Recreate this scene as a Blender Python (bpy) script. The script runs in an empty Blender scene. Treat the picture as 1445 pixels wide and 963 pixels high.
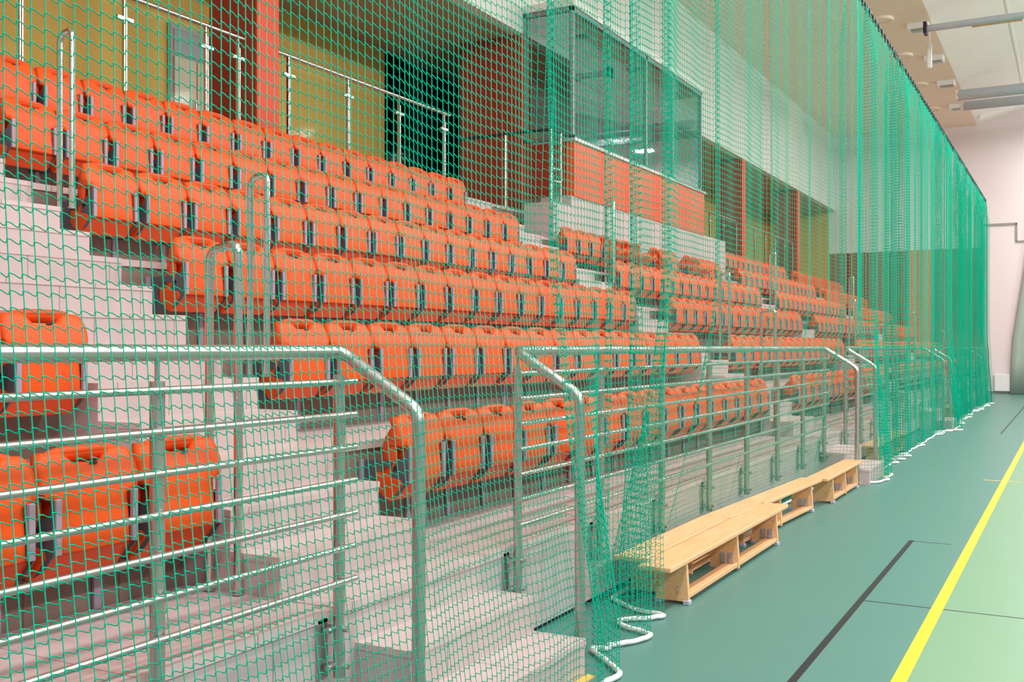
import bpy, bmesh, math, random
import numpy as np
from mathutils import Vector, Matrix

random.seed(7)
C = bpy.context.scene.collection
SC = bpy.context.scene
PI = math.pi

# ------------------------------------------------------------------ camera, world, lamps
FPX, CX, V0, U0, EYE = 1455.0, 722.5, 490.0, 1518.0, 1.72
YAW = math.atan((U0 - CX) / FPX)
cam = bpy.data.cameras.new('camera')
cam.sensor_width = 36.0
cam.lens = FPX / 1445.0 * 36.0
cam.shift_y = (V0 - 481.5) / 1445.0
cam.clip_start = 0.05
cam.clip_end = 200
camo = bpy.data.objects.new('camera', cam)
camo.location = (0, 0, EYE)
camo.rotation_euler = (PI / 2, 0, YAW)
C.objects.link(camo)
SC.camera = camo

SC.view_settings.view_transform = 'Standard'
SC.view_settings.look = 'None'
SC.view_settings.exposure = 0.0
SC.view_settings.gamma = 1.0
SC.view_settings.use_curve_mapping = False
SC.cycles.use_denoising = True
SC.cycles.max_bounces = 8
SC.cycles.transparent_max_bounces = 24
SC.cycles.sample_clamp_indirect = 6.0

w = bpy.data.worlds.new('hall_ambient')
SC.world = w
w.use_nodes = True
w.node_tree.nodes['Background'].inputs[0].default_value = (0.97, 0.97, 1.0, 1)
w.node_tree.nodes['Background'].inputs[1].default_value = 0.46


def lamp(x, y, z, power, size=0.7, col=(1, 0.975, 0.96)):
    d = bpy.data.lights.new('hall_and_fill_lamp', 'AREA')
    d.shape = 'DISK'
    d.size = size
    d.energy = power
    d.color = col
    o = bpy.data.objects.new('hall_and_fill_lamp', d)
    o.location = (x, y, z)
    C.objects.link(o)
    return o


for yy in range(-6, 42, 4):
    lamp(0.6, yy + 1.4, 9.7, 235)
for yy in range(-6, 42, 6):  # added fill row, tilted at the stand to brighten the upright seat faces
    o = lamp(8.5, yy, 9.6, 420, 0.9)
    o.rotation_euler = (0, math.radians(35), 0)


# ------------------------------------------------------------------ materials
def new_mat(name):
    m = bpy.data.materials.new(name)
    m.use_nodes = True
    return m, m.node_tree, m.node_tree.nodes['Principled BSDF']


def plain(name, col, rough=0.5, metal=0.0, spec=0.5, var=0.06, scale=6.0):
    m, nt, b = new_mat(name)
    tc = nt.nodes.new('ShaderNodeTexCoord')
    n = nt.nodes.new('ShaderNodeTexNoise')
    n.inputs['Scale'].default_value = scale
    n.inputs['Detail'].default_value = 3
    nt.links.new(tc.outputs['Object'], n.inputs['Vector'])
    mix = nt.nodes.new('ShaderNodeMix')
    mix.data_type = 'RGBA'
    mix.inputs[6].default_value = tuple(c * (1 - var) for c in col) + (1,)
    mix.inputs[7].default_value = tuple(min(1, c * (1 + var)) for c in col) + (1,)
    nt.links.new(n.outputs[0], mix.inputs[0])
    nt.links.new(mix.outputs[2], b.inputs['Base Color'])
    b.inputs['Roughness'].default_value = rough
    b.inputs['Metallic'].default_value = metal
    b.inputs['Specular IOR Level'].default_value = spec
    return m


def s2l(r, g, b):
    f = lambda c: (c / 255 / 12.92) if c <= 10 else ((c / 255 + 0.055) / 1.055) ** 2.4
    return (f(r), f(g), f(b))


def tile_mat(name, col, joint, pitch=0.6, off=0.0, jw=0.006, rough=0.45, var=0.07):
    m, nt, b = new_mat(name)
    N, L = nt.nodes, nt.links
    tc = N.new('ShaderNodeTexCoord')
    sp = N.new('ShaderNodeSeparateXYZ')
    L.new(tc.outputs['Object'], sp.inputs[0])
    a = N.new('ShaderNodeMath'); a.operation = 'ADD'; a.inputs[1].default_value = 100 + off
    L.new(sp.outputs[1], a.inputs[0])
    md = N.new('ShaderNodeMath'); md.operation = 'MODULO'; md.inputs[1].default_value = pitch
    L.new(a.outputs[0], md.inputs[0])
    lt = N.new('ShaderNodeMath'); lt.operation = 'LESS_THAN'; lt.inputs[1].default_value = jw
    L.new(md.outputs[0], lt.inputs[0])
    n = N.new('ShaderNodeTexNoise'); n.inputs['Scale'].default_value = 9; n.inputs['Detail'].default_value = 5
    L.new(tc.outputs['Object'], n.inputs['Vector'])
    mx = N.new('ShaderNodeMix'); mx.data_type = 'RGBA'
    mx.inputs[6].default_value = tuple(c * (1 - var) for c in col) + (1,)
    mx.inputs[7].default_value = tuple(c * (1 + var) for c in col) + (1,)
    L.new(n.outputs[0], mx.inputs[0])
    m2 = N.new('ShaderNodeMix'); m2.data_type = 'RGBA'
    m2.inputs[7].default_value = joint + (1,)
    L.new(mx.outputs[2], m2.inputs[6])
    L.new(lt.outputs[0], m2.inputs[0])
    L.new(m2.outputs[2], b.inputs['Base Color'])
    b.inputs['Roughness'].default_value = rough
    b.inputs['Specular IOR Level'].default_value = 0.35
    return m


def glass_mat(name, tint, gloss=0.15, rough=0.02, fres=0.6):
    m = bpy.data.materials.new(name)
    m.use_nodes = True
    nt = m.node_tree
    nt.nodes.clear()
    out = nt.nodes.new('ShaderNodeOutputMaterial')
    tr = nt.nodes.new('ShaderNodeBsdfTransparent'); tr.inputs[0].default_value = tint + (1,)
    gl = nt.nodes.new('ShaderNodeBsdfGlossy'); gl.inputs['Roughness'].default_value = rough
    fr = nt.nodes.new('ShaderNodeLayerWeight'); fr.inputs[0].default_value = 0.3
    ad = nt.nodes.new('ShaderNodeMath'); ad.operation = 'MULTIPLY_ADD'
    ad.inputs[1].default_value = fres; ad.inputs[2].default_value = gloss; ad.use_clamp = True
    mx = nt.nodes.new('ShaderNodeMixShader')
    nt.links.new(fr.outputs['Fresnel'], ad.inputs[0])
    nt.links.new(ad.outputs[0], mx.inputs[0])
    nt.links.new(tr.outputs[0], mx.inputs[1])
    nt.links.new(gl.outputs[0], mx.inputs[2])
    nt.links.new(mx.outputs[0], out.inputs[0])
    return m


def wood_mat(name, c1, c2):
    m, nt, b = new_mat(name)
    N, L = nt.nodes, nt.links
    tc = N.new('ShaderNodeTexCoord')
    mp = N.new('ShaderNodeMapping'); mp.inputs['Scale'].default_value = (22, 1.2, 22)
    L.new(tc.outputs['Object'], mp.inputs[0])
    n = N.new('ShaderNodeTexNoise'); n.inputs['Scale'].default_value = 2.2; n.inputs['Detail'].default_value = 6
    n.inputs['Distortion'].default_value = 0.6
    L.new(mp.outputs[0], n.inputs['Vector'])
    cr = N.new('ShaderNodeValToRGB')
    cr.color_ramp.elements[0].position = 0.32; cr.color_ramp.elements[0].color = c2 + (1,)
    cr.color_ramp.elements[1].position = 0.62; cr.color_ramp.elements[1].color = c1 + (1,)
    L.new(n.outputs[0], cr.inputs[0])
    L.new(cr.outputs[0], b.inputs['Base Color'])
    b.inputs['Roughness'].default_value = 0.35
    return m


def floor_mat():
    m, nt, b = new_mat('green_sports_floor')
    N, L = nt.nodes, nt.links
    tc = N.new('ShaderNodeTexCoord')
    sp = N.new('ShaderNodeSeparateXYZ'); L.new(tc.outputs['Object'], sp.inputs[0])
    gt = N.new('ShaderNodeMath'); gt.operation = 'GREATER_THAN'; gt.inputs[1].default_value = -0.80
    L.new(sp.outputs[0], gt.inputs[0])
    mx = N.new('ShaderNodeMix'); mx.data_type = 'RGBA'
    mx.inputs[6].default_value = s2l(90, 134, 124) + (1,)
    mx.inputs[7].default_value = s2l(124, 162, 128) + (1,)
    L.new(gt.outputs[0], mx.inputs[0])
    n = N.new('ShaderNodeTexNoise'); n.inputs['Scale'].default_value = 1.6; n.inputs['Detail'].default_value = 4
    L.new(tc.outputs['Object'], n.inputs['Vector'])
    m2 = N.new('ShaderNodeMix'); m2.data_type = 'RGBA'; m2.blend_type = 'MULTIPLY'; m2.inputs[0].default_value = 1
    cr = N.new('ShaderNodeValToRGB')
    cr.color_ramp.elements[0].color = (0.93, 0.93, 0.94, 1); cr.color_ramp.elements[1].color = (1, 1, 1, 1)
    L.new(n.outputs[0], cr.inputs[0])
    L.new(mx.outputs[2], m2.inputs[6]); L.new(cr.outputs[0], m2.inputs[7])
    L.new(m2.outputs[2], b.inputs['Base Color'])
    b.inputs['Roughness'].default_value = 0.42
    b.inputs['Specular IOR Level'].default_value = 0.4
    return m


M = {}
M['orange'] = plain('orange_plastic', (0.88, 0.098, 0.010), 0.42, spec=0.3, var=0.02)
M['orange_back'] = plain('orange_plastic_shell', (0.84, 0.085, 0.012), 0.42, spec=0.3, var=0.02)
M['grey_bracket'] = plain('grey_painted_bracket', s2l(165, 152, 166), 0.45)
M['dark_bracket'] = plain('dark_grey_bracket', s2l(96, 88, 96), 0.5)
M['clip'] = plain('dark_steel_clip', s2l(60, 50, 60), 0.35, metal=0.6)
M['steel'] = plain('brushed_steel', (0.56, 0.54, 0.51), 0.36, metal=1.0, var=0.04, scale=30)
M['steel_dull'] = plain('dull_steel', (0.55, 0.54, 0.52), 0.35, metal=1.0)
M['bolt'] = plain('steel_bolt', (0.8, 0.8, 0.8), 0.2, metal=1.0)
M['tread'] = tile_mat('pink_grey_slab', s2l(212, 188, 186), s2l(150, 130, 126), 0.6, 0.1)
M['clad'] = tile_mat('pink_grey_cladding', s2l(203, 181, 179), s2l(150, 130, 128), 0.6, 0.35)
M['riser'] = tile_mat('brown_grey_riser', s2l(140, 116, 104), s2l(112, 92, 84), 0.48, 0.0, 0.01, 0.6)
M['wall_panel'] = tile_mat('pale_front_panel', s2l(204, 184, 182), s2l(160, 142, 138), 1.2, 0.0, 0.008)
M['ochre'] = plain('ochre_wall', s2l(206, 166, 80), 0.7, var=0.05, scale=1.5)
M['soffit'] = plain('brown_soffit', s2l(176, 146, 118), 0.7, var=0.04, scale=2)
M['facade'] = plain('pale_facade', s2l(216, 214, 206), 0.7, var=0.02, scale=2)
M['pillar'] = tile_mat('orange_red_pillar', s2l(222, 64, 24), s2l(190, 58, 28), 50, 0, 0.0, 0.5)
M['orange_panel'] = plain('orange_parapet', s2l(240, 80, 32), 0.5, var=0.02)
M['dark_red'] = plain('dark_red_surface', s2l(160, 50, 32), 0.6, var=0.08, scale=8)
M['dark'] = plain('unlit_corridor', s2l(40, 36, 32), 0.8)  # the corridor's lack of light is put into this dark colour
M['ceiling'] = plain('beige_ceiling', s2l(246, 226, 210), 0.8, var=0.03, scale=2)
M['roof'] = plain('pale_roof_lining', s2l(250, 244, 244), 0.7, var=0.03, scale=1)
M['white_wall'] = plain('pinkish_white_wall', s2l(232, 220, 222), 0.6, var=0.02, scale=1)
M['white'] = plain('white_paint', s2l(236, 234, 232), 0.5)
M['frame'] = plain('grey_window_frame', s2l(128, 130, 128), 0.4, metal=0.3)
M['sill'] = plain('pale_metal_sill', s2l(206, 206, 208), 0.35, metal=0.4)
M['room'] = plain('grey_booth_interior', s2l(170, 170, 168), 0.7)
M['glass'] = glass_mat('booth_glass', (0.80, 0.88, 0.86), 0.22)
M['clear'] = glass_mat('balustrade_glass', (0.93, 0.95, 0.93), 0.0, 0.05, 0.002)
M['door'] = plain('pale_door', s2l(202, 182, 158), 0.5)
M['doorframe'] = plain('grey_door_frame', s2l(150, 148, 138), 0.5)
M['floor'] = floor_mat()
M['yellow'] = plain('yellow_line_paint', s2l(214, 198, 24), 0.45)
M['palelines'] = plain('faded_orange_line', s2l(226, 190, 120), 0.5)
M['black'] = plain('black_joint', s2l(26, 20, 30), 0.5)
M['wood'] = wood_mat('pale_birch', s2l(240, 190, 140), s2l(232, 174, 120))
M['foot'] = plain('grey_rubber_foot', s2l(176, 180, 196), 0.6)
M['net'] = plain('green_net_cord', (0.0005, 0.45, 0.285), 0.7, spec=0.05, var=0.08, scale=20)
M['hem'] = plain('white_weighted_hem', s2l(238, 236, 232), 0.7)
M['cable'] = plain('dark_net_cable', s2l(40, 52, 52), 0.5)
M['box'] = plain('grey_anchor_box', s2l(206, 204, 204), 0.5)
M['galv'] = plain('galvanised_tube', s2l(188, 192, 200), 0.35, metal=0.5)
M['vent'] = plain('vent_recess', s2l(176, 172, 172), 0.6)
M['curtain'] = plain('grey_green_curtain', s2l(168, 186, 174), 0.8)
M['stripe'] = plain('hazard_yellow', s2l(236, 190, 90), 0.5)
M['hp'] = plain('handrail_steel', (0.66, 0.63, 0.58), 0.25, metal=1.0, var=0.05, scale=20)


# ------------------------------------------------------------------ helpers
class MB:
    def __init__(s):
        s.v = []; s.f = []; s.sm = []

    def add(s, vs, fs, smooth=False):
        o = len(s.v)
        s.v += [tuple(p) for p in vs]
        s.f += [tuple(i + o for i in f) for f in fs]
        s.sm += [smooth] * len(fs)
        return s

    def box(s, x0, x1, y0, y1, z0, z1):
        v = [(x0, y0, z0), (x1, y0, z0), (x1, y1, z0), (x0, y1, z0), (x0, y0, z1), (x1, y0, z1), (x1, y1, z1), (x0, y1, z1)]
        return s.add(v, [(0, 3, 2, 1), (4, 5, 6, 7), (0, 1, 5, 4), (1, 2, 6, 5), (2, 3, 7, 6), (3, 0, 4, 7)])

    def bbox(s, x0, x1, y0, y1, z0, z1, b=0.006):
        bm = bmesh.new()
        bmesh.ops.create_cube(bm, size=1)
        for v in bm.verts:
            v.co = ((x0 + x1) / 2 + v.co.x * (x1 - x0), (y0 + y1) / 2 + v.co.y * (y1 - y0), (z0 + z1) / 2 + v.co.z * (z1 - z0))
        bmesh.ops.bevel(bm, geom=bm.edges[:], offset=b, segments=2, affect='EDGES', profile=0.5)
        s.bm(bm)
        return s

    def bm(s, bm, smooth=False):
        bm.verts.index_update()
        s.add([v.co[:] for v in bm.verts], [[v.index for v in f.verts] for f in bm.faces], smooth)
        bm.free()

    def prism(s, poly, axis, a, b):
        """extrude 2-D polygon; axis 'y' -> poly in (x,z); 'x' -> (y,z); 'z' -> (x,y)"""
        def P(p, t):
            return (p[0], t, p[1]) if axis == 'y' else ((t, p[0], p[1]) if axis == 'x' else (p[0], p[1], t))
        n = len(poly)
        v = [P(p, a) for p in poly] + [P(p, b) for p in poly]
        f = [tuple(range(n))[::-1], tuple(range(n, 2 * n))]
        f += [(i, (i + 1) % n, n + (i + 1) % n, n + i) for i in range(n)]
        return s.add(v, f)

    def tube(s, pts, r, n=12):
        pts = [Vector(p) for p in pts]
        T = []
        for i in range(len(pts)):
            a = pts[max(i - 1, 0)]; b = pts[min(i + 1, len(pts) - 1)]
            if 0 < i < len(pts) - 1:
                t = ((pts[i] - a).normalized() + (b - pts[i]).normalized())
            else:
                t = b - a
            T.append(t.normalized())
        u = T[0].orthogonal().normalized()
        vs = []; fs = []
        for i, p in enumerate(pts):
            u = (u - T[i] * u.dot(T[i])).normalized()
            w2 = T[i].cross(u)
            for k in range(n):
                a = 2 * PI * k / n
                vs.append(p + (u * math.cos(a) + w2 * math.sin(a)) * r)
        for i in range(len(pts) - 1):
            for k in range(n):
                fs.append((i * n + k, i * n + (k + 1) % n, (i + 1) * n + (k + 1) % n, (i + 1) * n + k))
        s.add(vs, fs, True)
        o = len(vs)
        s.add([vs[k] for k in range(n)], [tuple(range(n))[::-1]])
        s.add([vs[o - n + k] for k in range(n)], [tuple(range(n))])
        return s

    def build(s, name, mat, parent=None, loc=None):
        me = bpy.data.meshes.new(name)
        me.from_pydata(s.v, [], s.f)
        me.polygons.foreach_set('use_smooth', s.sm)
        me.materials.append(mat)
        me.update()
        o = bpy.data.objects.new(name, me)
        C.objects.link(o)
        if parent is not None:
            o.parent = parent
        if loc is not None:
            o.location = loc
        return o


def recalc(o):
    bm = bmesh.new(); bm.from_mesh(o.data)
    bmesh.ops.recalc_face_normals(bm, faces=bm.faces[:])
    bm.to_mesh(o.data); bm.free()
    return o


def fillet(pts, r, seg=5):
    pts = [Vector(p) for p in pts]
    out = [pts[0]]
    for i in range(1, len(pts) - 1):
        p, a, b = pts[i], pts[i - 1], pts[i + 1]
        da = (a - p); db = (b - p)
        rr = min(r, da.length * 0.45, db.length * 0.45)
        s_, e_ = p + da.normalized() * rr, p + db.normalized() * rr
        for k in range(seg + 1):
            t = k / seg
            out.append(s_ * (1 - t) ** 2 + p * 2 * t * (1 - t) + e_ * t * t)
    out.append(pts[-1])
    return out


def thing(name, loc, label, cat, group=None, rz=0.0):
    o = bpy.data.objects.new(name, None)
    o.empty_display_size = 0.1
    C.objects.link(o)
    o.location = loc
    o.rotation_euler = (0, 0, rz)
    return tag(o, label, cat, group)


def tag(o, label, cat, group=None):
    o['label'] = label
    o['category'] = cat
    if group:
        o['group'] = group
    return o


def struct(o):
    o['kind'] = 'structure'
    return o


def dup(root, loc, label, group, rz=0.0):
    r = root.copy(); C.objects.link(r)
    r.location = loc; r.rotation_euler = (0, 0, rz)
    r['label'] = label
    if group:
        r['group'] = group
    for ch in list(root.children):
        c = ch.copy(); C.objects.link(c); c.parent = r
        for g in list(ch.children):
            d = g.copy(); C.objects.link(d); d.parent = c
    return r


# ------------------------------------------------------------------ dimensions of the stand
RISE, RUN = 0.576, 0.90
XE = lambda k: -(2.856 + RUN * (k - 1))       # front edge of tier k
ZD = lambda k: RISE * k                       # deck height of tier k
XS = lambda k: -(3.416 + RUN * (k - 1))       # seat front plane of row k
YA, YB = -3.0, 41.8
PITCH, NSEAT = 0.48, 17
BLOCK = 9.65
SEC0 = 4.95                                   # first seat edge of the block beyond the near stairs
AISLES = [SEC0 - 1.42 + BLOCK * i for i in range(4)]   # near edge of each stair
XW = -11.0                                    # back wall

# ------------------------------------------------------------------ floor
fl = struct(MB().box(-12, 11, -6, YB + 0.3, -0.1, 0.0).build('floor', M['floor']))
MB().box(-0.835, -0.762, 0.5, YB - 0.4, 0.0, 0.0015).build('yellow_line', M['yellow'], fl)
MB().box(-1.05, -0.60, 14.60, 14.64, 0.0, 0.0022).build('line_tick', M['palelines'], fl)
MB().box(-1.30, -1.258, 1.0, 9.74, 0.0, 0.002).build('floor_groove', M['black'], fl)
MB().box(-1.258, -0.95, 9.70, 9.716, 0.0, 0.0012).build('floor_seam', M['black'], fl)
MB().box(-1.258, -0.835, 7.27, 7.285, 0.0, 0.0012).build('floor_seam', M['black'], fl)
MB().box(-0.762, 3.0, 7.27, 7.285, 0.0, 0.0012).build('floor_seam', M['black'], fl)
MB().box(-1.315, -1.285, 22.5, 33.0, 0.0, 0.0012).build('floor_seam', M['black'], fl)

# ------------------------------------------------------------------ stand
root = struct(MB().box(XE(1) - 0.06, XE(1), YA, YB, 0.03, RISE - 0.045).build('stand_front_wall', M['wall_panel']))
MB().box(XE(1) - 0.05, XE(1) - 0.02, YA, YB, 0.0, 0.03).build('wall_gap', M['black'], root)
for k in range(1, 8):
    x1 = XE(k)
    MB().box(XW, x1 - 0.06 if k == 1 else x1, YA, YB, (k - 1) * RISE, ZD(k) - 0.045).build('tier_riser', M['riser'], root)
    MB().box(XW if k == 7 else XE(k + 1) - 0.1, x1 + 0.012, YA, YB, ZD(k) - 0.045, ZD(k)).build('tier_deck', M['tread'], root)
for a in AISLES:
    y0, y1 = a + 0.055, a + 1.22
    for n in range(1 if a < 30 else 3, 22):
        x1 = -(2.256 + 0.3 * (n - 1)); z1 = 0.192 * n
        ya, yb = (y0 + 0.17, y1 + 0.17) if n < 3 else (y0, y1)
        if n % 3 == 0:
            if n > 3:
                MB().box(x1 - 0.02, x1 + 0.013, ya, yb, z1 - RISE + 0.384, z1 - 0.03).build('stair_riser', M['clad'], root)
            MB().box(x1 - 0.3, x1 + 0.018, ya, yb, z1 - 0.03, z1 + 0.004).build('stair_tread', M['tread'], root)
            continue
        zb = 0.0 if n < 3 else ZD((n - 1) // 3)
        xb = x1 - 0.3
        MB().box(xb, x1, ya, yb, zb, z1 - 0.03).build('stair_block', M['clad'], root)
        MB().box(xb, x1 + 0.006, ya - 0.004, yb + 0.004, z1 - 0.03, z1).build('stair_tread', M['tread'], root)
    # yellow warning strip beside the bottom step
    if a < 30: MB().box(-2.25, -2.20, a + 1.2, a + 1.4, 0.0, 0.006).build('warning_strip', M['stripe'], root)

# ------------------------------------------------------------------ walls, soffit, ceiling
wb = struct(MB().box(XW - 0.2, XW, YA, 15.3, ZD(7), 7.2).build('wall_back', M['ochre']))
wb2 = struct(MB().box(XW - 0.2, XW, 22.2, YB, ZD(7), 7.2).build('wall_back_far', M['ochre']))
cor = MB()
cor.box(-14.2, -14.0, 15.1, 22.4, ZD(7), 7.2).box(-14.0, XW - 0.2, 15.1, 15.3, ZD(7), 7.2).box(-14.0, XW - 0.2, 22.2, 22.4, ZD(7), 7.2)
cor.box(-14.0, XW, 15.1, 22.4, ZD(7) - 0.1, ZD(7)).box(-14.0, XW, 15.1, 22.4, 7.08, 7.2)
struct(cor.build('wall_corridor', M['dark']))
struct(MB().box(XW, -8.5, YA, YB, 7.08, 7.3).build('trim_soffit', M['soffit']))
fac = struct(MB().box(-8.5, -8.3, YA, YB, 7.08, 9.95).build('wall_upper', M['facade']))
struct(MB().box(XW - 0.2, XE(1), YA - 0.2, YA, 0, 7.3).build('wall_near_end', M['facade']))
struct(MB().box(-8.6, -3.2, YA, YB, 9.95, 10.1).build('ceiling_strip', M['ceiling']))
SL = 0.28
roof = MB()
roof.prism([(-3.2, 9.95), (11, 9.95 + SL * 14.2), (11, 10.15 + SL * 14.2), (-3.2, 10.15)], 'y', YA, YB)
roof = struct(roof.build('ceiling', M['roof']))
for xx in (-1.55, 0.3, 2.2):
    zz = 9.95 + SL * (xx + 3.2)
    MB().prism([(xx, zz - 0.02), (xx + 0.05, zz + 0.0), (xx + 0.05, zz + 0.03), (xx, zz + 0.03)], 'y', YA, YB).build('roof_seam', M['white'], roof)
for yy in (22.0, 40.3):
    MB().prism([(-3.0, 10.02), (9, 10.02 + SL * 12.0), (9, 9.8 + SL * 12), (-3.0, 9.86)], 'y', yy, yy + 0.3).build('roof_rib', M['roof'], roof)

wf = struct(MB().box(-12, 11, YB, YB + 0.2, 0, 14.5).build('wall_far', M['white_wall']))
MB().box(-8.55, -3.05, YB - 0.04, YB, 0.5, 5.4).build('red_dado', M['dark_red'], wf)
MB().box(-11, -8.55, YB - 0.04, YB, 4.0, 7.08).build('ochre_panel', M['ochre'], wf)
MB().box(-5.6, -4.8, YB - 0.06, YB - 0.041, 0.5, 5.4).build('orange_strip', M['orange_panel'], wf)
MB().box(-3.02, -1.88, YB - 0.04, YB, 6.18, 6.26).build('wall_trim', M['doorframe'], wf)
MB().box(-1.92, -1.86, YB - 0.04, YB, 5.58, 6.24).build('wall_trim', M['doorframe'], wf)
MB().box(-1.92, 0.6, YB - 0.04, YB, 5.54, 5.60).build('wall_trim', M['doorframe'], wf)
MB().box(-3.05, 11, YB - 0.03, YB, 0.0, 0.10).build('skirting', M['frame'], wf)
hp_ = tag(MB().bbox(-2.62, -2.10, YB - 0.09, YB - 0.03, 0.10, 0.72, 0.015).build('access_panel', M['white']),
          'small white access panel low on the far end wall', 'panel')
# curved grey-green curtain on the far wall
cv = MB()
prof = [(-2.1, 0.02), (-2.06, 1.2), (-2.0, 2.1), (-1.85, 3.1), (-1.62, 4.6), (-1.45, 6.0), (-1.35, 7.5)]
vs, fs = [], []
NC = 26
for (xx, zz) in prof:
    for j in range(NC):
        t = j / (NC - 1)
        vs.append((xx + (3.2 - xx) * t, YB - 0.14 + 0.05 * math.sin(j * 1.5), zz))
for i in range(len(prof) - 1):
    for j in range(NC - 1):
        fs.append((i * NC + j, i * NC + j + 1, (i + 1) * NC + j + 1, (i + 1) * NC + j))
cv.add(vs, fs, True)
cvo = tag(cv.build('curtain', M['curtain']), 'grey-green divider curtain gathered against the far end wall', 'curtain')
sm = cvo.modifiers.new('thick', 'SOLIDIFY'); sm.thickness = 0.02

# pillars
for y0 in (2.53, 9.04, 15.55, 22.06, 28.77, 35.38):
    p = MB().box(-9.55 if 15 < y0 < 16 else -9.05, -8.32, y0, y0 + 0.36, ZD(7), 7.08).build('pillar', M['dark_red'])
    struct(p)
    MB().box(-8.32, -8.295, y0 - 0.005, y0 + 0.365, ZD(7), 7.08).build('front_face', M['pillar'], p)  # thin orange face on the front, the rest of the pillar dark red

# door in the back wall
d = struct(MB().box(XW, XW + 0.06, 10.2, 11.05, ZD(7), 6.2).build('door_1', M['doorframe']))
MB().box(XW + 0.06, XW + 0.085, 10.26, 10.66, ZD(7) + 0.02, 5.75).build('door_leaf', M['door'], d)
MB().box(XW + 0.06, XW + 0.085, 10.68, 10.99, ZD(7) + 0.02, 5.75).build('door_leaf', M['door'], d)
MB().box(XW + 0.06, XW + 0.07, 10.26, 10.99, 5.8, 6.12).build('transom', M['frame'], d)
MB().tube([(XW + 0.12, 10.62, 5.0), (XW + 0.12, 10.62, 5.2)], 0.012, 8).build('door_handle', M['steel'], d)

# ------------------------------------------------------------------ control booth
BX, BY0, BY1 = -7.36, 15.58, 22.3
bt = thing('control_booth', (BX, 18.9, ZD(5)), 'glazed control booth with orange parapet above the stand', 'booth')
def bpart(mb, name, mat, parent=bt):
    o = mb.build(name, mat, parent)
    if parent is bt:
        o.location = (-BX, -18.9, -ZD(5))
    return o
bpart(MB().box(-7.9, BX, 14.85, 15.5, ZD(5), ZD(7) + 0.03).box(-7.9, BX, 15.5, 24.1, ZD(5), ZD(7) + 0.21), 'base_wall', M['wall_panel'])
bpart(MB().box(XE(7) - 0.02, -7.9, 15.5, 24.1, ZD(6), ZD(7) + 0.2), 'floor_slab', M['riser'])
bpart(MB().box(BX - 0.12, BX + 0.02, BY0, BY1 + 0.15, 4.24, 5.16), 'parapet_panel', M['orange_panel'])
bpart(MB().box(-9.0, BX - 0.12, BY0, BY0 + 0.12, 4.24, 5.16), 'side_panel', M['dark_red'])
bpart(MB().box(-9.0, BX - 0.12, BY1 + 0.03, BY1 + 0.15, 4.24, 5.16), 'side_panel', M['dark_red'])
bpart(MB().bbox(BX - 0.16, BX + 0.06, BY0 - 0.04, BY1 + 0.2, 5.16, 5.21), 'sill', M['sill'])
ZT = 7.42
fr = MB()
for yy in (BY0, 18.93, 20.45, BY1 - 0.02):
    fr.bbox(BX - 0.07, BX, yy, yy + 0.07, 5.21, ZT)
fr.bbox(BX - 0.07, BX, BY0, BY1 + 0.05, ZT - 0.08, ZT).bbox(BX - 0.07, BX, BY0, BY1 + 0.05, 5.21, 5.26)
fr.bbox(-8.3, BX, BY0, BY0 + 0.07, ZT - 0.08, ZT).bbox(-8.3, BX, BY0, BY0 + 0.07, 5.21, 5.27)
fr.bbox(-8.32, -8.24, BY0, BY0 + 0.07, 5.21, ZT)
fr.bbox(-8.3, BX, BY1, BY1 + 0.06, ZT - 0.08, ZT)
fro = bpart(fr, 'window_frame', M['frame'])
for ya, yb in ((BY0 + 0.07, 18.93), (19.0, 20.45), (20.52, BY1 - 0.02)):
    MB().box(BX - 0.045, BX - 0.03, ya, yb, 5.26, ZT - 0.08).build('pane', M['glass'], fro)
MB().box(-8.24, BX - 0.07, BY0 + 0.03, BY0 + 0.045, 5.27, ZT - 0.08).build('pane', M['glass'], fro)
bpart(MB().box(-8.3, BX + 0.03, BY0 - 0.03, BY1 + 0.1, ZT, ZT + 0.12), 'roof_slab', M['facade'])
rm = MB()
rm.box(-9.5, -9.4, BY0 + 0.34, BY1, ZD(7), 7.08).box(-9.4, -8.25, BY1 - 0.05, BY1 + 0.03, ZD(7) + 0.2, 7.08)
bpart(rm, 'inner_wall', M['room'])
bpart(MB().bbox(-8.2, -7.75, 16.4, 21.6, 4.95, 5.02), 'desk', M['frame'])

# ------------------------------------------------------------------ seats
def rr_outline(pts):
    return pts


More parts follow.
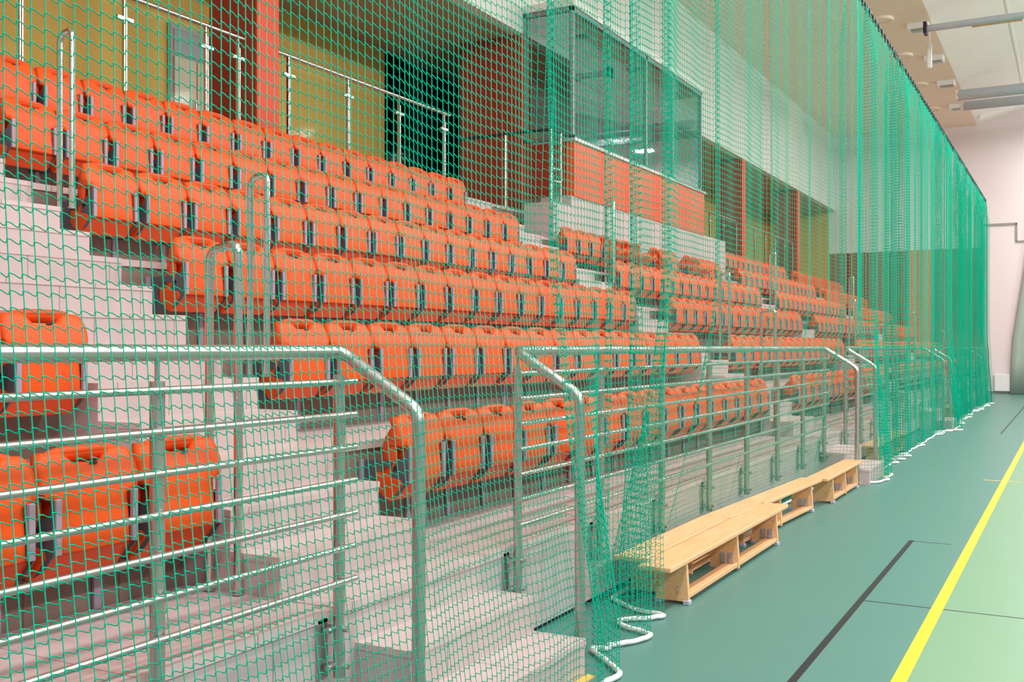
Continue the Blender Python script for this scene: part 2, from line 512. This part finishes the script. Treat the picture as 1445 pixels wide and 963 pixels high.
def make_seat(prefix='seat'):
    t = thing('stadium_seat', (0, 0, 0), '', 'seat')
    # backrest shell: grid over (y, height), scooped, thickened
    prof = [(-0.215, 0.30), (-0.235, 0.37), (-0.252, 0.46), (-0.245, 0.54), (-0.215, 0.61), (-0.165, 0.66), (-0.128, 0.695), (-0.100, 0.718), (-0.098, 0.744)]
    wid = [0.198, 0.204, 0.208, 0.212, 0.216, 0.217, 0.214, 0.206, 0.182]
    NU = 13
    vs, fs = [], []
    for (x, z), wd in zip(prof, wid):
        for j in range(NU):
            s_ = -1 + 2 * j / (NU - 1)
            zz = z - (0.022 * abs(s_) ** 3 if z > 0.70 else 0)
            sc_ = 0.16 * max(0.0, min(1.0, (0.74 - z) / 0.2)) * (0.6 if z < 0.4 else 1.0)
            vs.append((x + sc_ * abs(s_) ** 6, s_ * wd, zz))
    for i in range(len(prof) - 1):
        for j in range(NU - 1):
            fs.append((i * NU + j, i * NU + j + 1, (i + 1) * NU + j + 1, (i + 1) * NU + j))
    bm = bmesh.new()
    bv = [bm.verts.new(v) for v in vs]
    for f in fs:
        bm.faces.new([bv[i] for i in f])
    bmesh.ops.recalc_face_normals(bm, faces=bm.faces[:])
    bmesh.ops.solidify(bm, geom=bm.faces[:], thickness=0.018)
    mb = MB(); mb.bm(bm, True)
    # rolled lip along the top edge
    lip = []
    for j in range(15):
        s_ = -1 + 2 * j / 14
        lip.append((-0.096 - 0.006 * abs(s_) ** 4, s_ * 0.205, 0.733 - 0.055 * abs(s_) ** 5))
    mb.tube(lip, 0.019, 8)
    bm = bmesh.new()
    pl = [(-0.16, 0.232), (-0.13, 0.232), (-0.035, 0.335), (-0.05, 0.365), (-0.235, 0.40), (-0.235, 0.31)]
    q0 = [bm.verts.new((a, -0.206, b)) for a, b in pl]; q1 = [bm.verts.new((a, 0.206, b)) for a, b in pl]
    bm.faces.new(q0[::-1]); bm.faces.new(q1)
    for i in range(len(pl)):
        bm.faces.new((q0[i], q0[(i + 1) % len(pl)], q1[(i + 1) % len(pl)], q1[i]))
    bmesh.ops.recalc_face_normals(bm, faces=bm.faces[:])
    bmesh.ops.bevel(bm, geom=bm.edges[:], offset=0.01, segments=2, affect='EDGES', profile=0.5)
    mb.bm(bm, False)
    recalc(mb.build('backrest', M['orange_back'], t))
    # folded pan, hinge-centred mesh
    HX, HZ = -0.07, 0.40
    hw = [(-0.166, 0.345), (-0.166, 0.545), (-0.214, 0.565), (-0.214, 0.615), (-0.196, 0.645), (-0.13, 0.662), (0, 0.668)]
    out = hw + [(-y, z) for y, z in hw[-2::-1]]
    def front(z): return 0.006 - 0.10 * max(0, z - 0.40) ** 1.0 - 0.9 * max(0, z - 0.58) ** 1.6
    bm = bmesh.new()
    levels = 9
    # build as grid strips between mirrored outline points for a smooth face
    rows = [(0.345, 0.166), (0.42, 0.166), (0.50, 0.166), (0.545, 0.167), (0.565, 0.222), (0.60, 0.229), (0.64, 0.230), (0.666, 0.230), (0.695, 0.225), (0.716, 0.214), (0.730, 0.196)]
    NV = 21
    fv, bk = [], []
    for z, wd in rows:
        for j in range(NV):
            s_ = -1 + 2 * j / (NV - 1)
            k_ = max(0.0, min(1.0, (0.56 - abs(s_)) / 0.16))
            zz = z if z < 0.665 else z * (1 - k_) + (0.680 + (z - 0.680) * 0.06) * k_
            fv.append(bm.verts.new((front(zz) - 0.012 * s_ ** 4 - HX, s_ * wd, zz - HZ)))
            dep = 0.13 if z < 0.60 else (0.10 if z < 0.65 else 0.065)
            bk.append(bm.verts.new((front(zz) - dep - HX, s_ * wd * 0.97, zz - HZ)))
    R = len(rows)
    for i in range(R - 1):
        for j in range(NV - 1):
            a, b, c, d_ = i * NV + j, i * NV + j + 1, (i + 1) * NV + j + 1, (i + 1) * NV + j
            bm.faces.new((fv[a], fv[b], fv[c], fv[d_]))
            bm.faces.new((bk[d_], bk[c], bk[b], bk[a]))
        for j in (0, NV - 1):
            bm.faces.new((fv[i * NV + j], fv[(i + 1) * NV + j], bk[(i + 1) * NV + j], bk[i * NV + j]))
    for j in range(NV - 1):
        bm.faces.new((fv[j], fv[j + 1], bk[j + 1], bk[j]))
        q = (R - 1) * NV + j
        bm.faces.new((fv[q], bk[q], bk[q + 1], fv[q + 1]))
    bmesh.ops.recalc_face_normals(bm, faces=bm.faces[:])
    edge = [e for e in bm.edges if len(e.link_faces) == 2 and e.calc_face_angle(0) > 0.9 and max(v.co.z for v in e.verts) + HZ < 0.61]
    bmesh.ops.bevel(bm, geom=edge, offset=0.008, segments=2, affect='EDGES', profile=0.6)
    mb = MB(); mb.bm(bm, True)
    pan = mb.build('seat_pan', M['orange'], t, (HX, 0, HZ))
    # brackets
    for sgn in (-1, 1):
        st = MB()
        y0, y1 = sorted((sgn * 0.169, sgn * 0.196))
        st.bbox(-0.012, 0.008, y0, y1, 0.345, 0.56, 0.003)
        b = st.build('bracket', M['grey_bracket'], t)
        ar = MB()
        ya, yb = sorted((sgn * 0.196, sgn * 0.203))
        ar.prism([(-0.002, 0.345), (-0.002, 0.555), (-0.014, 0.54), (-0.03, 0.495), (-0.10, 0.475), (-0.20, 0.47), (-0.20, 0.44), (-0.13, 0.43), (-0.12, 0.36), (-0.16, 0.33), (-0.25, 0.33), (-0.25, 0.47), (-0.338, 0.47), (-0.338, 0.232), (-0.15, 0.232), (-0.06, 0.28)], 'y', ya, yb)
        ar.prism([(-0.20, 0.47), (-0.20, 0.44), (-0.25, 0.44), (-0.25, 0.47)], 'y', ya, yb)
        a_ = ar.build('side_arm', M['dark_bracket'], b)
        MB().tube([(-0.09, sgn * 0.203, 0.43), (-0.09, sgn * 0.212, 0.43)], 0.014, 8).build('pivot_bolt', M['clip'], b)
    ft = MB().bbox(-0.336, -0.318, -0.235, -0.195, 0.002, 0.47, 0.003)
    ft.build('mounting_strip', M['grey_bracket'], t)
    cl = MB().bbox(-0.085, -0.045, -0.005, 0.035, 0.678, 0.687, 0.003)
    cl.tube([(-0.06, -0.005, 0.684), (-0.038, 0.002, 0.680), (-0.038, 0.028, 0.680)], 0.004, 6)
    cl.build('row_clip', M['clip'], t)
    return t


ORD = ['first', 'second', 'third', 'fourth', 'fifth', 'sixth', 'seventh', 'eighth', 'ninth', 'tenth', 'eleventh', 'twelfth',
       'thirteenth', 'fourteenth', 'fifteenth', 'sixteenth', 'seventeenth']
BLOCKNAME = ['block left of near stairs', 'block beyond near stairs', 'block beneath glass booth', 'block past glass booth', 'furthest block']
ROWNAME = ['front row', 'second row', 'third row', 'fourth row', 'fifth row', 'top row']
proto = make_seat()
used = False
OPEN = {(2, 5, i) for i in (3, 4, 5, 6, 8, 12, 13)}
SKIP = {(2, 5, 11), (2, 5, 7)}
far_rest = []
def put_seat(sec, row, idx, yc, ordname):
    global used
    lab = 'orange tip-up seat, %s from %s, %s, %s' % (ordname, 'right end' if sec == 0 else 'near end', ROWNAME[row - 1], BLOCKNAME[sec])
    if (sec, row, idx) in OPEN:
        lab = lab.replace('tip-up seat', 'seat folded down')
    loc = (XS(row), yc, ZD(row))
    if not used:
        t = proto; used = True
        t.location = loc; t['label'] = lab
        t['group'] = 'orange stadium seats on the stand'
    else:
        t = dup(proto, loc, lab, 'orange stadium seats on the stand')
    if (sec, row, idx) in OPEN:
        for ch in t.children:
            if ch.name.startswith('seat_pan'):
                ch.rotation_euler = (0, math.radians(78), 0)
    return t
# the near left block: the seats beside the stairs
for row, n in ((1, 5), (2, 4)):
    for i in range(n):
        put_seat(0, row, i, 3.53 - PITCH * (i + 0.5), ORD[i])
for sec in (1, 2, 3):
    y0 = SEC0 + BLOCK * (sec - 1)
    for row in range(1, 7):
        if sec == 2 and row == 6:
            continue
        for i in range(NSEAT):
            if (sec, row, i) in SKIP:
                continue
            put_seat(sec, row, i, y0 + PITCH * (i + 0.5), ORD[i])
# the furthest block, almost wholly hidden by the net: one object
fm = MB()
y0 = SEC0 + BLOCK * 3
for row in range(1, 7):
    for i in range(16):
        yc = y0 + PITCH * (i + 0.5); x0 = XS(row); z0 = ZD(row)
        fm.bbox(x0 - 0.12, x0, yc - 0.166, yc + 0.166, z0 + 0.345, z0 + 0.56, 0.01)
        fm.bbox(x0 - 0.16, x0 - 0.02, yc - 0.214, yc + 0.214, z0 + 0.56, z0 + 0.665, 0.02)
        fm.bbox(x0 - 0.25, x0 - 0.16, yc - 0.23, yc + 0.23, z0 + 0.235, z0 + 0.75, 0.02)
fo = tag(fm.build('stadium_seats', M['orange']), 'rows of orange seats at the far end behind the gathered net', 'seat')
fo['kind'] = 'stuff'

# ------------------------------------------------------------------ front barrier railings
XR, ZR, XP, ZP = -2.80, 1.70, -2.40, 1.45
RZ = [0.713 + 0.143 * i for i in range(7)]
def railing(y0, y1, posts, start, end, label):
    t = thing('barrier_railing', (XR, (y0 + y1) / 2, 0.30), label, 'railing', 'steel railings along the front of the stand')
    off = Vector((-XR, -(y0 + y1) / 2, -0.30))
    def part(mb, name, mat, parent=None):
        o = mb.build(name, mat, parent or t)
        if parent is None:
            o.location = off
        return o
    pts = []
    if start:
        pts += [(XP, y0, 0.0 if start > 1 else 0.0), (XP, y0, ZP), (XR, y0, ZR)]
    else:
        pts += [(XR, y0, ZR)]
    if end:
        pts += [(XR, y1, ZR), (XP, y1, ZP), (XP, y1, 0.0)]
    else:
        pts += [(XR, y1, ZR)]
    part(MB().tube(fillet(pts, 0.06), 0.029, 14), 'top_rail', M['steel'])
    ya, yb = posts[0] - 0.06 if start else y0, posts[-1] + 0.06 if end else y1
    for z in RZ:
        part(MB().tube([(XR + 0.045, ya, z), (XR + 0.045, yb, z)], 0.0135, 8), 'mid_rail', M['steel'])
    for y in posts:
        mb = MB().tube([(XR, y, 0.29), (XR, y, 1.60)], 0.026, 12)
        po = part(mb, 'post', M['steel'])
        MB().tube([(XR, y, 1.60), (XR, y, ZR)], 0.009, 8).build('stem', M['steel_dull'], po)
        cl = MB()
        for z in (0.34, 0.50):
            cl.tube([(XE(1), y, z), (XR + 0.05, y, z)], 0.012, 8)
            cl.tube([(XR - 0.02, y - 0.06, z), (XR - 0.02, y - 0.02, z)], 0.016, 8)
        cl.bbox(XE(1), XE(1) + 0.012, y - 0.09, y - 0.02, 0.29, 0.55, 0.003)
        cl.build('clamp', M['steel_dull'], po)
    return t
railing(-2.6, 3.58, [-2.4, -1.3, -0.2, 0.85, 1.75, 2.552, 3.56], 0, 1, 'steel barrier railing in front of the nearest seats, left of stairs')
def posts_for(y0, y1):
    n = round((y1 - y0) / 1.17)
    return [y0 + 0.02 + (y1 - y0 - 0.04) * i / n for i in range(n + 1)]
railing(5.17, 13.40, posts_for(5.17, 13.4), 1, 1, 'long steel barrier railing between the near and second stairs')
railing(14.75, 23.0, posts_for(14.75, 23.0), 1, 1, 'steel barrier railing seen through net beyond the second stairs')
railing(24.4, 32.6, posts_for(24.4, 32.6), 1, 1, 'distant steel barrier railing beyond the third stairs')
railing(34.0, 41.4, posts_for(34.0, 41.4), 0, 0, 'furthest steel barrier railing beside the far end wall')

# hairpin handrails on the stairs
STAIRN = ['near stairs', 'second stairs', 'third stairs', 'last stairs']
for s_, a in enumerate(AISLES):
    dy = BLOCK * s_
    for nm, (xa, xb, y, za, zb, zt) in {'low': (-3.56, -3.38, 3.557, 0.58, 0.58, 2.20), 'middle': (-4.50, -4.365, 4.84, 1.536, 1.536, 2.79),
                                         'upper': (-6.30, -6.17, 4.86, 2.69, 2.69, 3.95)}.items():
        y += dy
        if s_ == 0 and nm == 'low':
            nm2 = 'low hoop handrail beside the front seats left of %s' % STAIRN[s_]
        else:
            nm2 = '%s hoop handrail of bent steel tube on the %s' % (nm, STAIRN[s_])
        h = thing('hoop_handrail', ((xa + xb) / 2, y, za), nm2, 'handrail', 'hoop handrails on the stairs')
        pts = [(xa, y, za), (xa, y, zt - 0.03), (xb, y, zt), (xb, y, zb)]
        o = MB().tube(fillet(pts, 0.055), 0.021, 12).build('hoop', M['hp'], h); o.location = (-(xa + xb) / 2, -y, -za)
        for xx, zz in ((xa, za), (xb, zb)):
            f = MB().tube([(xx, y, zz + 0.002), (xx, y, zz + 0.012)], 0.027, 14).build('base_flange', M['steel_dull'], h)
            f.location = (-(xa + xb) / 2, -y, -za)

# ------------------------------------------------------------------ guard rails behind the top row
def guard(y0, y1, posts, label, x=-8.42, ztop=5.27, zb=ZD(7)):
    t = thing('guard_rail', (x, (y0 + y1) / 2, zb), label, 'guard rail', 'glass guard rails on the upper walkway')
    off = (-x, -(y0 + y1) / 2, -zb)
    o = MB().tube([(x, y0, ztop), (x, y1, ztop)], 0.024, 10).build('handrail', M['steel'], t); o.location = off
    for y in posts:
        mb = MB().bbox(x - 0.02, x + 0.02, y - 0.018, y - 0.006, zb, ztop - 0.02, 0.002).bbox(x - 0.02, x + 0.02, y + 0.006, y + 0.018, zb, ztop - 0.12, 0.002)
        p = mb.build('post', M['steel_dull'], t); p.location = off
        MB().bbox(x - 0.015, x + 0.025, y - 0.10, y + 0.10, ztop - 0.26, ztop - 0.22, 0.004).build('glass_clip', M['steel'], p)
    for i in range(len(posts) - 1):
        g = MB().box(x - 0.005, x + 0.005, posts[i] + 0.05, posts[i + 1] - 0.05, zb + 0.08, ztop - 0.14).build('glass_panel', M['clear'], t)
        g.location = off
guard(3.0, 8.95, [3.1, 4.9, 6.08, 7.25, 8.36, 8.86], 'glass guard rail on the walkway left of the first orange pillar')
guard(9.5, 13.4, [9.72, 10.89, 12.06, 13.25], 'glass guard rail on the walkway right of the first orange pillar')
guard(22.5, 28.7, [22.6, 23.8, 25.0, 26.2, 27.4, 28.6], 'glass guard rail on the walkway just past the control booth')
guard(29.2, 35.3, [29.3, 30.5, 31.7, 32.9, 34.1, 35.2], 'glass guard rail on the walkway between the two far pillars')
# railing on the landing beside the booth
t = thing('landing_railing', (-7.5, 14.9, ZD(7) + 0.03), 'bent steel railing on the landing beside the control booth', 'railing')
off = (7.5, -14.9, -(ZD(7) + 0.03))
ZL = ZD(7) + 0.03
for nm, mb, mt in (('handrail', MB().tube(fillet([(-9.2, 14.95, 5.25), (-7.45, 14.95, 5.25), (-7.45, 15.5, 5.25)], 0.06), 0.024, 10), M['cable']),
                   ('post', MB().tube([(-7.45, 14.95, ZL), (-7.45, 14.95, 5.25)], 0.022, 10), M['steel']),
                   ('post', MB().tube([(-7.45, 15.3, ZL), (-7.45, 15.3, 5.25)], 0.022, 10), M['steel']),
                   ('post', MB().tube([(-8.3, 14.95, ZD(7)), (-8.3, 14.95, 5.25)], 0.022, 10), M['steel']),
                   ('bracket', MB().tube(fillet([(-7.44, 14.97, 4.62), (-7.40, 15.22, 4.62), (-7.40, 15.22, 4.42), (-7.44, 14.97, 4.42)], 0.03), 0.014, 8), M['white'])):
    o = mb.build(nm, mt, t); o.location = off

# ------------------------------------------------------------------ benches
def bench(cx, y0, y1, label, rz=0.0, mids=1):
    L = y1 - y0; cy = (y0 + y1) / 2
    t = thing('gym_bench', (cx, cy, 0), label, 'bench', 'long wooden gym benches in front of the stand', rz)
    W = 0.115; H = 0.31
    MB().bbox(-W, W, -L / 2, L / 2, H - 0.032, H, 0.006).build('seat_plank', M['wood'], t)
    ins = min(0.36, L * 0.16)
    MB().bbox(0.0, 0.088, -L / 2 + ins, L / 2 - ins, 0.036, 0.058, 0.004).build('stretcher', M['wood'], t)
    MB().bbox(W - 0.03, W - 0.008, -L / 2 + ins, L / 2 - ins, 0.035, 0.068, 0.004).build('front_rail', M['wood'], t)
    ys = [-L / 2 + ins + (L - 2 * ins) * i / (mids + 1) for i in range(mids + 2)]
    for y in ys:
        lg = MB().prism([(-0.112, 0.022), (0.112, 0.022), (0.112, 0.06), (0.098, H - 0.032), (-0.098, H - 0.032), (-0.112, 0.06)], 'y', y - 0.018, y + 0.018)
        l = lg.build('leg', M['wood'], t)
        br = MB()
        for sx in (-0.06, 0.0):
            br.bbox(sx, sx + 0.045, y - 0.024, y - 0.018, H - 0.075, H - 0.034, 0.002)
            if y != ys[0]:
                br.bbox(sx + 0.03, sx + 0.072, y - 0.026, y - 0.018, 0.06, 0.14, 0.003)
        br.tube([(0.04, y - 0.03, 0.12), (0.04, y - 0.022, 0.12)], 0.007, 6).tube([(0.04, y - 0.03, 0.085), (0.04, y - 0.022, 0.085)], 0.007, 6)
        br.build('steel_bracket', M['galv'], l)
        if y in (ys[0], ys[-1]):
            fe = MB()
            for sx in (-0.1, 0.1):
                fe.bbox(sx - 0.022, sx + 0.022, y - 0.03, y + 0.03, 0.0, 0.03, 0.005)
            fe.build('rubber_foot', M['foot'], l)
    return t
bench(-2.375, 6.24, 9.30, 'nearest wooden gym bench, standing in front of the others')
bench(-2.628, 6.46, 8.36, 'wooden gym bench half hidden behind the nearest one')
bench(-2.56, 8.37, 11.28, 'wooden gym bench in the middle of the row, slightly angled', rz=-0.045)
bench(-2.44, 11.30, 13.36, 'short wooden gym bench at the far end of the row', mids=1)
bench(-2.60, 15.45, 18.4, 'wooden gym bench standing behind the green net')
bench(-2.62, 26.2, 29.0, 'distant wooden gym bench behind the net near the third stairs')

# ------------------------------------------------------------------ ceiling fittings
for i, y in enumerate((12.5, 16.15, 19.8, 23.45, 27.1, 30.75, 34.4, 38.1)):
    x = -4.2 - 0.02 * i
    ordn = 'downlight ring %s from the far end of the ceiling strip' % ORD[7 - i]
    t = thing('ceiling_downlight', (x, y, 9.95), 'round ' + ordn, 'light', 'round downlights in the ceiling strip')
    ring = MB()
    pts = [(0.26 * math.cos(a * PI / 12), 0.26 * math.sin(a * PI / 12), -0.03) for a in range(25)]
    ring.tube(pts, 0.045, 8)
    ring.build('trim_ring', M['ceiling'], t)
    MB().tube([(0, 0, -0.045), (0, 0, -0.001)], 0.23, 20).build('lens', M['ceiling'], t)
for i, y in enumerate((20.9, 24.4, 28.06, 31.4, 34.5, 38.0)):
    t = thing('ceiling_vent', (-3.52, y, 9.95), 'square white vent box %s from the far end of the ceiling strip' % ORD[5 - i], 'vent', 'square vents in the ceiling strip')
    mb = MB()
    for s0 in (-1, 1):
        mb.bbox(-0.20, 0.20, s0 * 0.22 - 0.03, s0 * 0.22 + 0.03, -0.15, 0.0, 0.008)
        mb.bbox(s0 * 0.22 - 0.03, s0 * 0.22 + 0.03, -0.25, 0.25, -0.15, 0.0, 0.008)
    mb.build('frame', M['white'], t)
    MB().box(-0.19, 0.19, -0.19, 0.19, -0.08, -0.001).build('grille', M['vent'], t)
for y, lab, r in ((26.95, 'nearest galvanised tube spanning the hall ceiling', 0.085), (34.6, 'fat galvanised tube spanning the hall ceiling further off', 0.17),
                  (36.2, 'second far galvanised tube spanning the hall ceiling', 0.15)):
    t = thing('ceiling_tube', (-3.2, y, 9.5), lab, 'tube', 'galvanised tubes under the roof')
    MB().tube([(0, 0, 0), (9, 0, 0)], r, 16).build('tube', M['galv'], t)
    MB().bbox(-0.06, 0.02, -0.16, 0.16, -0.14, 0.14, 0.01).build('end_bracket', M['clip'] if y < 30 else M['ceiling'], t)
    for k in range(4):
        MB().bbox(1.0 + 1.3 * k, 2.1 + 1.3 * k, 0.18, 0.26, -0.06, 0.06, 0.008).build('batten', M['wood'], t)
t = MB().bbox(-3.36, -3.24, 28.4, 28.46, 8.9, 9.55, 0.02).tube([(-3.3, 28.43, 9.5), (-3.3, 28.43, 9.95)], 0.012, 6).build('hanging_panel', M['white'])
tag(t, 'narrow white panel hanging below the nearest ceiling tube', 'panel')

# ------------------------------------------------------------------ the green safety net
def build_net():
    bot = np.array([(-2.12, 0.7), (-2.15, 4.0), (-2.12, 4.6), (-2.05, 4.97), (-2.26, 5.16), (-2.42, 5.32), (-2.28, 5.5), (-2.20, 5.66), (-2.42, 5.85),
                    (-2.50, 5.96), (-2.36, 6.08), (-2.27, 6.19), (-2.36, 6.215), (-2.5, 6.23), (-2.62, 6.33), (-2.765, 6.45), (-2.765, 8.0), (-2.765, 10.0), (-2.765, 12.9),
                    (-2.70, 13.37), (-2.5, 13.40), (-2.345, 13.42), (-2.16, 13.62), (-2.15, 14.55), (-2.36, 14.75), (-2.38, 17.0), (-2.38, 22.3), (-2.20, 22.8), (-2.20, 24.3), (-2.36, 24.9), (-2.38, 28.0), (-2.36, 32.0), (-2.28, 34.6)])
    # fine sampling of the bottom path
    seg = np.sqrt((np.diff(bot, axis=0) ** 2).sum(1)); cum = np.concatenate([[0], np.cumsum(seg)])
    S = np.linspace(0, cum[-1], 12000)
    bx = np.interp(S, cum, bot[:, 0]); by = np.interp(S, cum, bot[:, 1])
    k = np.ones(41) / 41
    bxs = np.convolve(np.pad(bx, 20, 'edge'), k, 'valid'); bys = by
    pleats = [(4.50, 0.085, 0.045, 0.05), (5.22, 0.07, 0.03, 0.05), (5.66, 0.10, 0.06, 0.03), (6.24, 0.10, 0.055, 0.0), (7.5, 0.05, 0.05, 0.0), (9.1, 0.06, 0.06, 0.0)]

    def wave(t, z):
        o = (0.012 * np.sin(t * 6.1 + 0.5) + 0.008 * np.sin(t * 13.7)) * np.clip((6.2 - z) / 0.6, 0.1, 1)
        for t0, A, w_, dr in pleats:
            tt = t0 + dr * (6 - z) * 0.5
            o = o + A * np.exp(-((t - tt) / w_) ** 2)
        g = np.zeros_like(t)
        for a, b in ((12.65, 12.95), (13.8, 14.2), (15.85, 17.35), (18.85, 19.3), (21.6, 23.4), (24.7, 28.8), (29.5, 34.5)):
            g = np.maximum(g, np.clip((t - a) / 0.15 + 0.5, 0, 1) * np.clip((b - t) / 0.15 + 0.5, 0, 1))
        g = g * np.clip((6.3 - z) / 0.9, 0.12, 1)
        o = o + g * (0.085 * np.sin(t * 2 * PI / 0.46 + 1.3 * np.sin(t * 0.9)) + 0.05 * np.sin(t * 2 * PI / 0.29 + 0.4) + 0.05 * np.sin(t * 2 * PI / 1.9))
        return o

    def pos(bx_, by_, z):
        wz = np.where(z < 0.33, 1.0, np.clip(1 - (z - 0.33) / 1.9, 0, 1) ** 1.3)
        near = np.clip((7.5 - by_) / 2.0, 0, 1)
        xt = -2.40 + 0.06 * near
        damp = np.where((by_ > 6.1) & (by_ < 13.5), 1 - 0.9 * wz, np.where((by_ > 13.5) & (by_ < 15), 1 - 0.7 * wz, 1.0))
        x = xt * (1 - wz) + bx_ * wz + wave(by_, z) * damp
        x = np.where((by_ > 6.45) & (by_ < 13.3), np.maximum(x, -2.772), x)
        return x, by_

    # column positions: unit spacing measured on the longer of two heights
    best = None
    for z in (0.0, 3.0):
        X, Y = pos(bxs, bys, z)
        d = np.sqrt(np.diff(X) ** 2 + np.diff(Y) ** 2)
        best = d if best is None else np.maximum(best, d)
    cell = np.where(bys[1:] < 9, 0.040, 0.046)
    L = np.concatenate([[0], np.cumsum(best / cell)])
    cols = np.interp(np.arange(0, int(L[-1])), L, np.arange(len(L)))
    cbx = np.interp(cols, np.arange(len(bxs)), bxs); cby = np.interp(cols, np.arange(len(bys)), bys)
    ZTOP = 6.12
    rows = np.arange(0.03, ZTOP + 0.001, 0.0435)
    NR, NCo = len(rows), len(cbx)
    Px = np.zeros((NR, NCo)); Py = np.zeros((NR, NCo))
    for i, z in enumerate(rows):
        Px[i], Py[i] = pos(cbx, cby, z)
    Pz = np.repeat(rows[:, None], NCo, 1)
    # slight irregular sag of the rows
    Pz = Pz + 0.006 * np.sin(Py * 3.1 + Pz * 2.0)
    Pz[0] = rows[0]
    r = 0.0019 - 0.0003 * np.clip((Py - 5) / 3, 0, 1) + 0.0012 * np.clip((Py - 11.5) / 6, 0, 1)
    V = []; F = []; TF = []
    base = 0
    # vertical cords
    ang = [0.3, 0.3 + 2 * PI / 3, 0.3 + 4 * PI / 3]
    ring = np.stack([np.stack([Px + r * math.cos(a), Py + r * math.sin(a), Pz], -1) for a in ang], 2)  # NR,NC,3,3
    V.append(ring.reshape(-1, 3))
    idx = np.arange(NR * NCo * 3).reshape(NR, NCo, 3)
    for k_ in range(3):
        a = idx[:-1, :, k_]; b = idx[:-1, :, (k_ + 1) % 3]; c = idx[1:, :, (k_ + 1) % 3]; d = idx[1:, :, k_]
        F.append(np.stack([a, b, c, d], -1).reshape(-1, 4))
    base = NR * NCo * 3
    # horizontal cords; the near part hangs in small hooks between the knots
    nnear = int((cby < 9.5).sum())
    def horiz(j0, j1, subs, base):
        X, Y, Z = Px[:, j0:j1], Py[:, j0:j1], Pz[:, j0:j1]
        n = X.shape[1]
        m = (n - 1) * len(subs) + 1
        HX = np.zeros((NR, m)); HY = HX.copy(); HZ = HX.copy()
        for q, (t, dz) in enumerate(subs):
            HX[:, q::len(subs)][:, :n - 1] = X[:, :-1] * (1 - t) + X[:, 1:] * t
            HY[:, q::len(subs)][:, :n - 1] = Y[:, :-1] * (1 - t) + Y[:, 1:] * t
            HZ[:, q::len(subs)][:, :n - 1] = Z[:, :-1] * (1 - t) + Z[:, 1:] * t + dz
        HX[:, -1] = X[:, -1]; HY[:, -1] = Y[:, -1]; HZ[:, -1] = Z[:, -1]
        tx = np.gradient(HX, axis=1); ty = np.gradient(HY, axis=1)
        ln = np.sqrt(tx ** 2 + ty ** 2) + 1e-9
        nx, ny = ty / ln, -tx / ln
        rh = 0.0019 - 0.0003 * np.clip((HY - 5) / 3, 0, 1) + 0.0012 * np.clip((HY - 11.5) / 6, 0, 1)
        rg = np.stack([np.stack([HX + rh * math.cos(a) * nx, HY + rh * math.cos(a) * ny, HZ + rh * 1.15 * math.sin(a)], -1) for a in ang], 2)
        V.append(rg.reshape(-1, 3))
        id2 = base + np.arange(NR * m * 3).reshape(NR, m, 3)
        for k_ in range(3):
            a = id2[:, :-1, k_]; b = id2[:, :-1, (k_ + 1) % 3]; c = id2[:, 1:, (k_ + 1) % 3]; d = id2[:, 1:, k_]
            F.append(np.stack([a, b, c, d], -1).reshape(-1, 4))
        return base + NR * m * 3
    base = horiz(0, nnear, [(0, 0.003), (0.35, 0.0), (0.68, -0.007), (0.9, -0.009)], base)
    base = horiz(nnear - 1, NCo, [(0, 0)], base)
    nk = int((cby < 8.0).sum()); kr = 0.0042
    K = np.stack([Px[:, :nk], Py[:, :nk], Pz[:, :nk] + 0.001], -1).reshape(-1, 1, 3)
    O = np.array([(kr, 0, 0), (-kr, 0, 0), (0, kr, 0), (0, -kr, 0), (0, 0, kr), (0, 0, -kr)])
    V.append((K + O[None]).reshape(-1, 3))
    oi = base + np.arange(K.shape[0])[:, None] * 6
    for q in ((0, 2, 4), (2, 1, 4), (1, 3, 4), (3, 0, 4), (2, 0, 5), (1, 2, 5), (3, 1, 5), (0, 3, 5)):
        TF.append(np.stack([oi[:, 0] + i for i in q], -1))
    TF = np.concatenate(TF).astype(np.int32)
    V = np.concatenate(V).astype(np.float32); F = np.concatenate(F).astype(np.int32)
    me = bpy.data.meshes.new('net_mesh')
    me.vertices.add(len(V)); me.vertices.foreach_set('co', V.ravel())
    li = np.concatenate([F.ravel(), TF.ravel()])
    me.loops.add(li.size); me.loops.foreach_set('vertex_index', li)
    me.polygons.add(len(F) + len(TF))
    me.polygons.foreach_set('loop_start', np.concatenate([np.arange(0, F.size, 4), F.size + np.arange(0, TF.size, 3)]).astype(np.int32))
    me.update(calc_edges=True)
    me.materials.append(M['net'])
    t = thing('safety_net', (-2.4, 17, 0), 'tall green safety net hanging between the stand and the court', 'net')
    o = bpy.data.objects.new('net_mesh', me); C.objects.link(o); o.parent = t; o.location = (2.4, -17, 0)
    print('net', len(V), len(F))
    hem = [(Px[0, j], Py[0, j], 0.020 + 0.002 * math.sin(j * 1.9)) for j in range(0, NCo, 1)]
    h = MB().tube(hem, 0.0155, 7).build('hem_rope', M['hem'], t); h.location = (2.4, -17, 0)
    top = [(Px[-1, j], Py[-1, j], ZTOP + 0.01) for j in range(0, NCo, 3)]
    cb = MB().tube([(-2.4, 0.7, ZTOP + 0.06)] + [(-2.4, y, ZTOP + 0.06) for y in (10, 20, 34.6)], 0.012, 6)
    for j in range(0, NCo, 6):
        y = Py[-1, j]
        cb.bbox(-2.415, -2.385, y - 0.018, y + 0.018, ZTOP - 0.02, ZTOP + 0.09, 0.005)
    c_ = cb.build('top_cable', M['cable'], t); c_.location = (2.4, -17, 0)
    cd = MB().tube([(Px[i, -1], Py[i, -1], Pz[i, -1]) for i in range(0, NR, 4)], 0.01, 6).build('edge_cord', M['cable'], t)
    cd.location = (2.4, -17, 0)
build_net()
